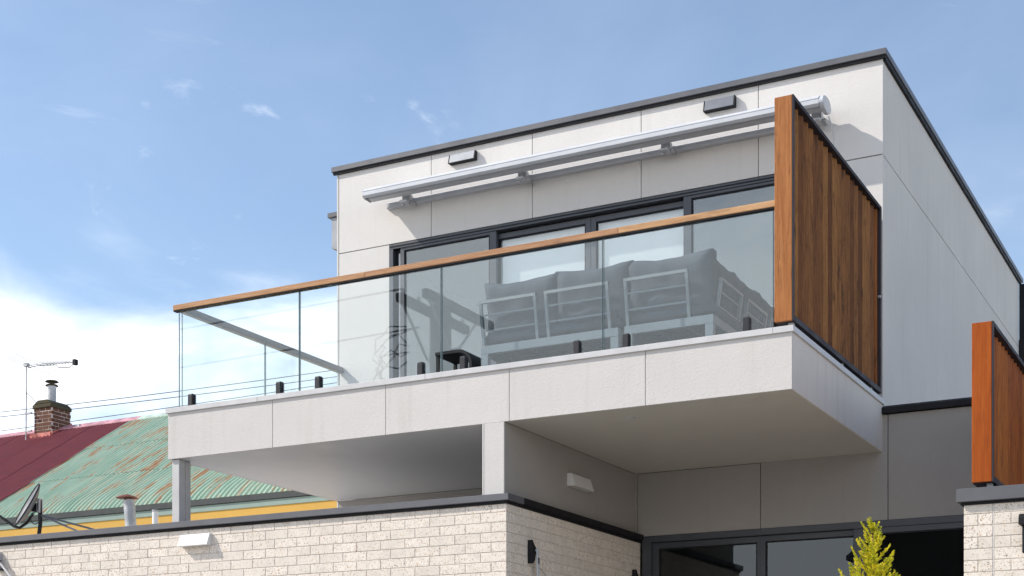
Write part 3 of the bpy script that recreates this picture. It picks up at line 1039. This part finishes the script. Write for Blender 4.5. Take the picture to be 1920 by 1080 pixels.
for k, (a, b) in enumerate(((YS + 0.18, YS + 0.70), (YS + 0.86, YS + 1.38), (YS + 1.50, YS + 2.02))):
    owner = s2 if k == 0 else s3
    back_frame(owner, 'Y', a, b, -4.345, 5.15, 5.50, 0.05)
    pillow('back_cushion', owner, -4.475, (a + b) / 2 + 0.03, 5.475, 0.66, 0.22, 0.52, R(90), R(6), 10 + k)

# low black table with a curved end
tb = thing('side_table', (-7.0, 12.25, ZF), 'low black side table with a curved end left of the sofa', 'table')
arc = [(-7.18, 5.245), (-6.93, 5.245)] + [(-6.93 + 0.15 * math.sin(a), 5.095 + 0.15 * math.cos(a)) for a in [math.pi / 2 * i / 8 for i in range(1, 9)]] + [(-6.775, ZF)]
inn = [(-6.81, ZF), (-6.812, 5.09)] + [(-6.93 + 0.118 * math.sin(a), 5.095 + 0.118 * math.cos(a)) for a in [math.pi / 2 * i / 8 for i in range(7, 0, -1)]] + [(-6.93, 5.213), (-7.18, 5.213)]
MB().prism(arc + inn, 'Y', 12.05, 12.42).build('top', 'black', tb, 0.003)
for y in (12.06, 12.39):
    MB().box(-7.175, -7.145, y, y + 0.025, ZF, 5.2125).build('leg', 'black', tb)

# ================================================================== NEIGHBOUR'S HOUSE
nb = thing('neighbour_house', (-20, 20, 0), 'old ochre cottage with a patched red and green corrugated iron roof', 'house')
YE, ZE, TAN = 18.0, 5.28, 0.615
YR = 22.10
XG = -19.90
MB().box(-32, -11.6, YE - 0.01, 26.0, 0, 5.095).build('wall', 'yellow', nb)
for x in (-32, -11.62):
    MB().prism([(YE + 0.22, 5.096), (26.0, 5.096), (YR, 7.66)], 'X', x, x + 0.02).build('gable', 'yellow', nb)
MB().box(-32.2, -11.4, YE - 0.022, YE + 0.02, 5.096, 5.186).build('fascia_board', 'fascia_green', nb)
gp = [(YE - 0.045, 5.196), (YE - 0.045, 5.286), (YE - 0.035, 5.286), (YE - 0.035, 5.2), (YE + 0.08, 5.2), (YE + 0.08, 5.25), (YE + 0.089, 5.25), (YE + 0.089, 5.1865), (YE - 0.03, 5.1865)]
MB().prism(gp, 'X', -32.2, -11.4).build('gutter', 'gutter', nb)
roof = part('roof', (-20, 20, 5.2), nb)


def slope_pts(s0, s1, n, lift=0.0):
    """points along the roof from horizontal distance s0 to s1 behind the eave; bull-nosed near the eave"""
    out_ = []
    for i in range(n + 1):
        y = s0 + (s1 - s0) * i / n
        z = TAN * y
        bn = 0.55
        if y < bn:
            z -= 0.16 * ((bn - y) / bn) ** 2.2
        out_.append((y, z + lift))
    return out_


def sheet_mesh(name, mat, s0, s1, n, lift=0.0, pitch=0.098, ribs=10, amp=0.0165, drop=0.0):
    nx = ribs * 8
    vs, fs = [], []
    prof = slope_pts(s0, s1, n, lift)
    for j, (y, z) in enumerate(prof):
        y2, z2 = prof[min(j + 1, n)]
        y1_, z1_ = prof[max(j - 1, 0)]
        d = Vector((0, y2 - y1_, z2 - z1_)).normalized()
        nrm = Vector((0, -d.z, d.y))
        for i in range(nx + 1):
            x = pitch * ribs * i / nx
            h = amp * math.cos(2 * math.pi * i / 8)
            vs.append((x, y + nrm.y * h, z + nrm.z * h))
    for j in range(n):
        for i in range(nx):
            a = j * (nx + 1) + i
            fs.append((a, a + 1, a + nx + 2, a + nx + 1))
    me = bpy.data.meshes.new(name)
    me.from_pydata(vs, [], fs)
    for p_ in me.polygons:
        p_.use_smooth = True
    me.materials.append(M[mat])
    return me


SW = 0.98
LIFT = 0.175
rows = [(0.0, 1.42, 14, LIFT), (1.36, 2.76, 3, LIFT + 0.010), (2.70, YR - YE, 3, LIFT + 0.020)]
gm = [sheet_mesh('roof_sheet', 'roof_green', a, b, n, l) for a, b, n, l in rows]
x = XG
while x < -11.6:
    for k, me in enumerate(gm):
        link('roof_sheet', me, (x, YE + random.uniform(-0.0015, 0.0015), ZE - 0.155), roof)
    x += SW
rm = sheet_mesh('roof_sheet', 'roof_red', 0.0, YR - YE, 18, LIFT + 0.012, 0.098, 10, 0.016)
x = XG - SW
k = 0
while x > -32.5:
    link('roof_sheet', rm, (x + 0.02, YE, ZE - 0.155 + (0.002 if k % 2 else 0.0)), roof)
    x -= SW
    k += 1
zr = ZE - 0.155 + LIFT + TAN * (YR - YE)
for a, b, mt in ((-32.3, -22.3, 'ridge_red'), (-22.29, -19.75, 'ridge_red'), (-19.749, -17.3, 'ridge_green'), (-17.299, -11.5, 'ridge_green')):
    MB().prism([(YR - 0.16, zr - 0.055), (YR - 0.02, zr + 0.035), (YR + 0.02, zr + 0.035), (YR + 0.16, zr - 0.055), (YR + 0.16, zr - 0.075), (YR, zr + 0.018), (YR - 0.16, zr - 0.075)], 'X', a, b).build('ridge_capping', mt, roof)
MB().prism([(YR, zr - 0.02), (26.3, 5.15), (26.3, 5.12), (YR, zr - 0.05)], 'X', -32.2, -11.5).build('rear_slope', 'roof_green', roof)
MB().box(-21.35, -21.25, 21.95, 22.02, zr - 0.12, zr + 0.0).build('roof_vent', 'galv', roof)
# chimney on the ridge
ch = thing('chimney', (-22.0, 22.0, 7.4), 'sooty red brick chimney with a metal flue cowl on the red roof', 'chimney')
cx0, cx1, cy0, cy1 = -22.235, -21.775, 21.74, 22.27
MB().box(cx0 + 0.006, cx1 - 0.006, cy0 + 0.006, cy1 - 0.006, 7.3, 8.20).build('core', 'mortar', ch)
bs = MB()
z = 7.45
k = 0
bw = 0.153
while z < 8.14:
    for e in range(2):
        xs = [cx0 + (0.0 if k % 2 else 0.076)] if False else None
    o_ = 0 if k % 2 else 0.5
    for fx in range(-1, 4):
        a, b = cx0 + (fx + o_) * bw, cx0 + (fx + 1 + o_) * bw - 0.012
        a, b = max(a, cx0), min(b, cx1)
        if b - a > 0.02:
            j = random.uniform(-0.006, 0.006)
            bs.box(a, b, cy0 + j, cy0 + 0.05, z, z + 0.062)
    for fy in range(-1, 5):
        a, b = cy0 + 0.052 + (fy + 0.5 - o_ + 0.5) * bw, cy0 + 0.052 + (fy + 1.5 - o_ + 0.5) * bw - 0.012
        a, b = max(a, cy0 + 0.052), min(b, cy1)
        if b - a > 0.02:
            j = random.uniform(-0.006, 0.006)
            bs.box(cx1 - 0.05, cx1 + j, a, b, z, z + 0.062)
    z += 0.074
    k += 1
tag(bs.build('brickwork', 'redbrick', ch), kind='stuff')
cp = MB()
cp.box(cx0 - 0.03, cx1 + 0.02, cy0 - 0.03, cy1 + 0.02, 8.17, 8.25)
cp.prism([(cx0 - 0.02, 8.2505), (cx0 + 0.10, 8.335), (cx1 - 0.10, 8.335), (cx1 + 0.01, 8.2505)], 'Y', cy0 - 0.02, cy1 + 0.01)
cp.build('cap', 'sootcap', ch, 0.015)
ap = MB().prism([(cy0 - 0.22, 7.435), (cy0 - 0.22, 7.465), (cy0 - 0.02, 7.60), (cy0 - 0.02, 7.68), (cy0 - 0.003, 7.68), (cy0 - 0.003, 7.52)], 'X', cx0 - 0.1, cx1 + 0.05)
ap.build('flashing', 'chimflash', ch)
MB().prism([(cy0 - 0.05, 7.50), (cy1 + 0.02, 7.82), (cy1 + 0.02, 7.95), (cy0 - 0.05, 7.66)], 'X', cx1 + 0.008, cx1 + 0.016).build('flashing', 'chimflash', ch)
fx, fy = -22.02, 22.0
fl = MB().tube([(fx, fy, 8.32), (fx, fy, 8.66)], 0.085, 20).build('flue', 'galv', ch, smooth=False)
MB().tube([(fx, fy, 8.60), (fx, fy, 8.66)], 0.090, 20).build('flue_band', 'white', fl)
MB().tube([(fx, fy, 8.665), (fx, fy, 8.69), (fx, fy, 8.70)], [0.13, 0.11, 0.05], 20).build('cowl', 'sootcap', fl)
MB().tube([(fx, fy, 8.70), (fx, fy, 8.745)], 0.05, 12).build('cowl_neck', 'sootcap', fl)
MB().tube([(fx, fy, 8.745), (fx, fy, 8.77), (fx, fy, 8.79)], [0.135, 0.11, 0.02], 20).build('cowl', 'sootcap', fl)

# TV antenna
an = thing('tv_antenna', (-22.36, 21.6, 7.4), 'rooftop TV antenna on a thin mast strapped to the brick chimney', 'antenna')
mx, my = -22.36, 21.66
MB().tube([(mx - 0.02, my, 7.40), (mx + 0.0, my, 9.07)], 0.014, 8).build('mast', 'galv', an)
bo = MB()
bo.bar((mx - 0.02, my, 9.05), (mx + 1.27, my + 0.02, 8.965), 0.02, 0.022)
bo = bo.build('boom', 'galv', an)
for i, (t, l) in enumerate(((-0.06, 0.50), (0.06, 0.62), (0.28, 0.60), (0.45, 0.34), (0.53, 0.33), (0.61, 0.31), (0.69, 0.3), (0.77, 0.29), (0.85, 0.28), (0.93, 0.27), (1.01, 0.26), (1.09, 0.25), (1.17, 0.24))):
    if i < 3:
        a, b = (mx + t - l * 0.35, my - l * 0.6, 9.05 + l * 0.22), (mx + t + l * 0.35, my + l * 0.6, 9.05 - l * 0.22)
    else:
        a, b = (mx + t, my - l / 2, 9.06 - 0.07 * t), (mx + t, my + l / 2, 9.06 - 0.07 * t)
    MB().tube([a, b], 0.0055, 6).build('element', 'galv', bo)
MB().box(mx + 1.22, mx + 1.285, my, my + 0.09, 8.915, 9.02).build('end_box', 'black', an)
MB().box(mx - 0.05, mx + 0.05, my - 0.04, my + 0.04, 9.02, 9.085).build('clamp', 'galv', an)
MB().tube([(mx + 0.05, my, 8.99), (mx + 0.3, my, 9.0), (mx + 0.78, my, 8.96), (mx + 0.86, my, 8.90), (mx + 1.15, my, 8.87), (mx + 1.24, my, 8.915)], 0.008, 6).build('cable', 'wire', an)
MB().tube([(mx, my, 8.50), (cx0 + 0.12, cy0, 8.24)], 0.006, 6).build('stay', 'wire', an)
for z in (8.07, 7.72):
    MB().box(mx - 0.05, cx0 + 0.002, my - 0.01, my + 0.03, z, z + 0.03).build('bracket', 'galv', an)

# ================================================================== THINGS ON THE FLAT ROOF
ds = thing('satellite_dish', (-13.4, 13.2, 3.4), 'dark satellite dish seen edge on behind the brick parapet', 'satellite dish')
nrm = Vector((-0.50, -0.735, 0.46)).normalized()
ctr = Vector((-13.62, 13.2, 4.445))
ua = nrm.cross(Vector((0, 1, 0.35))).normalized()
ub = nrm.cross(ua)
vs, fs = [], []
rings, segs = 7, 40
for layer, offs in ((0, 0.0), (1, -0.014)):
    for r_ in range(rings + 1):
        q = r_ / rings
        for s_ in range(segs):
            a = 2 * math.pi * s_ / segs
            p_ = ctr + ua * (0.30 * q * math.cos(a)) + ub * (0.27 * q * math.sin(a)) + nrm * (0.065 * q * q - 0.065 + offs)
            vs.append(tuple(p_))
n_l = (rings + 1) * segs
for layer in (0, 1):
    for r_ in range(rings):
        for s_ in range(segs):
            a = layer * n_l + r_ * segs + s_
            b = layer * n_l + r_ * segs + (s_ + 1) % segs
            fs.append((a, b, b + segs, a + segs))
for s_ in range(segs):
    a = rings * segs + s_
    b = rings * segs + (s_ + 1) % segs
    fs.append((a, b, b + n_l, a + n_l))
mb = MB()
mb.v, mb.f = vs, fs
M['dish'] = metal_mat('dish_grey', (0.16, 0.165, 0.175), 0.45)
mb.build('reflector', 'dish', ds, 0, True)
rim = [ctr + ua * (0.302 * math.cos(a)) + ub * (0.272 * math.sin(a)) for a in [2 * math.pi * i / 48 for i in range(49)]]
MB().tube(rim, 0.009, 6).build('rim', 'black', ds)
bk = ctr - nrm * 0.075
MB().bar(bk, (-13.40, 13.2, 4.40), 0.07, 0.09).build('mount', 'black', ds)
MB().box(-13.43, -13.385, 13.17, 13.23, 4.33, 4.50).build('clamp', 'galv', ds)
MB().tube([(-13.405, 13.2, 4.49), (-13.40, 13.2, 4.20), (-13.42, 13.2, 4.08), (-13.46, 13.2, 3.95), (-13.46, 13.2, 3.40)], 0.024, 10).build('pole', 'black', ds)
MB().tube([(-13.39, 13.2, 4.30), (-12.90, 13.25, 4.10), (-12.6, 13.3, 3.97), (-12.6, 13.3, 3.40)], 0.012, 8).build('stay', 'flash', ds)
MB().tube([(-13.39, 13.2, 4.30), (-12.68, 13.5, 4.09), (-12.3, 13.6, 3.98), (-12.3, 13.6, 3.40)], 0.012, 8).build('stay', 'flash', ds)
lnb = ctr - ua * 0.0 + Vector((0, 0, -0.27))
MB().tube([(-13.52, 13.2, 4.33), (-13.60, 13.18, 4.22), (-13.70, 13.16, 4.165), (-13.78, 13.15, 4.185), (-13.90, 13.12, 4.27), (-14.10, 13.08, 4.40), (-14.26, 13.05, 4.50)], 0.017, 8).build('feed_arm', 'black', ds)
MB().tube([(-14.26, 13.05, 4.50), (-14.34, 13.1, 4.54)], 0.03, 12).build('receiver', 'black', ds)
lp = [(-13.46 + 0.075 * math.cos(a), 13.18, 4.27 + 0.075 * math.sin(a)) for a in [2 * math.pi * i / 20 for i in range(21)]]
MB().tube(lp, 0.006, 6).build('cable', 'wire', ds)

fp = thing('flue_pipe', (-11.96, 13.2, 3.4), 'leaning galvanised flue pipe with a rusty conical cap', 'pipe')
f0, f1 = Vector((-11.905, 13.2, 3.40)), Vector((-12.0, 13.2, 4.375))
MB().tube([f0, f1], 0.066, 20).build('pipe', 'galv', fp)
M['rust'] = metal_mat('rusty_cap', (0.22, 0.09, 0.06), 0.8, 0, 0.3, 0.3)
cc = Vector((-12.03, 13.2, 4.405))
MB().tube([cc, cc + Vector((0, 0, 0.018)), cc + Vector((0, 0, 0.045))], [0.128, 0.10, 0.012], 20).build('cap', 'rust', fp)
for dx in (-0.045, 0.045):
    MB().box(-12.01 + dx - 0.006, -12.01 + dx + 0.006, 13.19, 13.21, 4.36, 4.41).build('strut', 'rust', fp)
vp = thing('vent_pipe', (-11.605, 13.2, 3.4), 'short white vent pipe beside the leaning flue', 'pipe')
MB().tube([(-11.605, 13.2, 3.4), (-11.605, 13.2, 4.215)], 0.034, 16).build('pipe', 'whiteflat', vp)
MB().tube([(-11.605, 13.2, 4.2155), (-11.605, 13.2, 4.235)], 0.037, 16).build('rim', 'galv', vp)


# ================================================================== OVERHEAD WIRES BEHIND
def span(name, a, b, sag, r, label, group):
    a, b = Vector(a), Vector(b)
    pts = []
    for i in range(33):
        t = i / 32
        q = a.lerp(b, t)
        q.z -= sag * 4 * t * (1 - t)
        pts.append(q)
    o = MB().tube(pts, r, 6).build(name, 'wire', None, 0, True)
    return tag(o, label, 'wire', group)


og = 'overhead wires behind the chimney'
span('overhead_wire', (-44, 26, 10.3), (-10, 26, 9.50), 0.41, 0.0085, 'highest overhead wire passing behind the chimney', og)
span('overhead_wire', (-44, 26, 10.15), (-10, 26, 9.30), 0.35, 0.0085, 'middle overhead wire passing behind the chimney', og)
span('overhead_wire', (-44, 26, 9.3), (-10, 26, 9.30), 0.25, 0.008, 'lowest overhead wire meeting the red roof ridge', og)

# ================================================================== UTILITY POLE ACROSS THE FRONT (seen mirrored in the glass)
up = thing('utility_pole', (-12.85, 1.15, 0), 'timber power pole with double crossarms mirrored in the balcony glass', 'pole')
MB().tube([(-12.85, 1.15, 0), (-12.85, 1.15, 5), (-12.85, 1.15, 8.95)], [0.24, 0.21, 0.18], 20).build('shaft', 'pole_wood', up, smooth=True)
for x in (-12.60, -13.10):
    MB().box(x - 0.055, x + 0.055, -0.19, 2.08, 8.83, 8.97).build('crossarm', 'pole_wood', up)
    MB().bar((x, 1.15, 8.05), (x, 0.35, 8.83), 0.05, 0.012).build('brace', 'galv', up)
    MB().bar((x, 1.15, 8.05), (x, 1.95, 8.83), 0.05, 0.012).build('brace', 'galv', up)
MB().box(-12.62, -12.30, 0.70, 1.50, 7.75, 8.10).build('cable_box', 'black', up)
MB().tube([(-12.85, 1.0, 8.4), (-12.85, -4.5, 0.0)], 0.013, 6).build('stay', 'wire', up)
for i in range(7):
    rr = random.Random(i)
    c0 = Vector((-13.2, 1.55 + 0.12 * rr.random(), 8.05 - 0.10 * i))
    pts = [c0 + Vector((-(0.45 + 0.3 * rr.random()) * math.sin(math.pi * t), 0.15 * math.sin(6 * t), 0.55 * rr.uniform(.7, 1.1) * math.cos(math.pi * t))) for t in [j / 12 for j in range(13)]]
    MB().tube(pts, 0.012, 5).build('cable_loop', 'wire', up)
wg = 'street wires mirrored in the balcony glass'
for i, (y, z) in enumerate(((1.95, 9.05), (1.45, 9.05), (0.55, 9.05), (-0.05, 9.05))):
    MB().tube([(-13.1, y, 8.97), (-13.1, y, 9.06)], [0.035, 0.03], 10).build('insulator', 'whiteflat', up)
ordn = ('first', 'second', 'third', 'fourth')
for i, (y, z) in enumerate(((1.95, 9.07), (1.45, 8.55), (0.55, 8.0), (-0.05, 7.45))):
    span('street_wire', (-13.1, y, z), (-62, y + 2.0, z + 0.4), 0.5, 0.016, '%s faint wire from the top mirrored across the balcony glass' % ordn[i], wg)

# ================================================================== UNSEEN DARK HOUSE (added to blacken the right pane of the lower door)
M['dark_brick'] = brick_mat('dark_brown_brick', (0.075, 0.062, 0.055), False)
oh = thing('added_dark_house', (-7.3, -16, 0), 'unseen dark brick house added to blacken the right pane of the lower door', 'house')
MB().box(-10.5, -4.0, -22, -12, 0, 6.6).build('wall', 'dark_brick', oh)
MB().prism([(-10.9, 6.5), (-7.25, 9.3), (-3.6, 6.5), (-3.6, 6.62), (-7.25, 9.45), (-10.9, 6.62)], 'Y', -22.4, -11.6).build('roof', 'flash', oh)
MB().prism([(-10.5, 6.6), (-4.0, 6.6), (-7.25, 9.1)], 'Y', -12.2, -12.001).build('gable', 'dark_brick', oh)
for x in (-9.3, -6.1):
    for z in (1.0, 4.0):
        wn = MB().box(x, x + 1.3, -11.99, -11.93, z, z + 1.4).build('window', 'frame', oh)
        MB().box(x + 0.08, x + 1.22, -11.929, -11.92, z + 0.08, z + 1.32).build('pane', 'pane_low', wn)
dr = MB().box(-7.6, -6.65, -11.99, -11.92, 0, 2.1).build('door', 'frame', oh)
MB().tube([(-6.75, -11.919, 1.0), (-6.75, -11.86, 1.0)], 0.03, 10).build('handle', 'galv', dr)

# ================================================================== GOLDEN CYPRESS
tx, ty, TOP = -2.68, 10.6, 3.15
tr = thing('golden_cypress', (tx, ty, 0), 'young golden yellow conifer tip in front of the lower dark door', 'tree')
MB().tube([(tx, ty, 0), (tx + 0.01, ty, 1.5), (tx, ty, 2.6), (tx + 0.004, ty, TOP - 0.06)], [0.035, 0.022, 0.009, 0.003], 8).build('trunk', 'bark', tr, smooth=True)
rg = random.Random(5)
lv, lf = [], []
bk_ = MB()


def leaflet(p, d, l, wd):
    d = d.normalized()
    s = d.cross(Vector((rg.uniform(-1, 1), rg.uniform(-1, 1), rg.uniform(-1, 1))))
    if s.length < 1e-4:
        return
    s.normalize()
    b = len(lv)
    lv.extend([tuple(p), tuple(p + d * l * 0.5 + s * wd), tuple(p + d * l), tuple(p + d * l * 0.5 - s * wd)])
    lf.append((b, b + 1, b + 2, b + 3))


def spray(p0, d0, ln, fine):
    """a flattened feathery spray: an axis bending up, side twigs, scale leaves"""
    p = Vector(p0)
    d = Vector(d0).normalized()
    n = max(5, int(ln / 0.016))
    side = d.cross(Vector((0, 0, 1))).normalized()
    pts = [p.copy()]
    for i in range(n):
        t = i / n
        d = (d + Vector((0, 0, 0.045)) + Vector((rg.uniform(-.05, .05), rg.uniform(-.05, .05), rg.uniform(-.03, .03)))).normalized()
        p = p + d * (ln / n)
        pts.append(p.copy())
        tw = (1 - t) ** 0.8 * ln * 0.25 + 0.010
        for sg_ in (-1, 1):
            td = (d * 0.9 + side * sg_ * rg.uniform(0.45, 0.85) + Vector((rg.uniform(-.3, .3), rg.uniform(-.3, .3), rg.uniform(-.05, .3)))).normalized()
            m = max(2, int(tw / (0.007 if fine else 0.014)))
            for k in range(m):
                q = p + td * tw * k / m
                for _ in range(4 if fine else 1):
                    ld = td + Vector((rg.uniform(-.8, .8), rg.uniform(-.8, .8), rg.uniform(-.5, .9)))
                    leaflet(q, ld, rg.uniform(.009, .016) if fine else .03, 0.0032 if fine else 0.010)
        for _ in range(3 if fine else 1):
            leaflet(p, d + Vector((rg.uniform(-.7, .7), rg.uniform(-.7, .7), rg.uniform(-.2, .7))), 0.015, 0.0035)
    bk_.tube(pts[:max(2, n // 2)], 0.0022, 5)


z = TOP - 0.05
az = 0.0
while z > 0.5:
    dep = TOP - z
    fine = dep < 0.75
    ln = min(0.062 + 0.46 * dep, 0.46)
    az += 2.4 + rg.uniform(-.3, .3)
    out_d = Vector((math.cos(az), math.sin(az), 1.1 if dep < 0.12 else 0.75 + rg.uniform(-.15, .2)))
    spray((tx, ty, z), out_d, ln * rg.uniform(0.8, 1.15), fine)
    z -= (0.019 + 0.014 * min(dep, 0.5)) if fine else 0.035
for a in range(4):
    spray((tx, ty, TOP - 0.09), (0.3 * math.cos(a * 1.57), 0.3 * math.sin(a * 1.57), 1), 0.075, True)
bk_.build('twigs', 'bark', tr)
mb = MB()
me = bpy.data.meshes.new('crown')
o_ = Vector((tx, ty, 0.5))
me.from_pydata([tuple(Vector(p_) - o_) for p_ in lv], [], lf)
me.materials.append(M['leaf'])
link('crown', me, o_, tr)
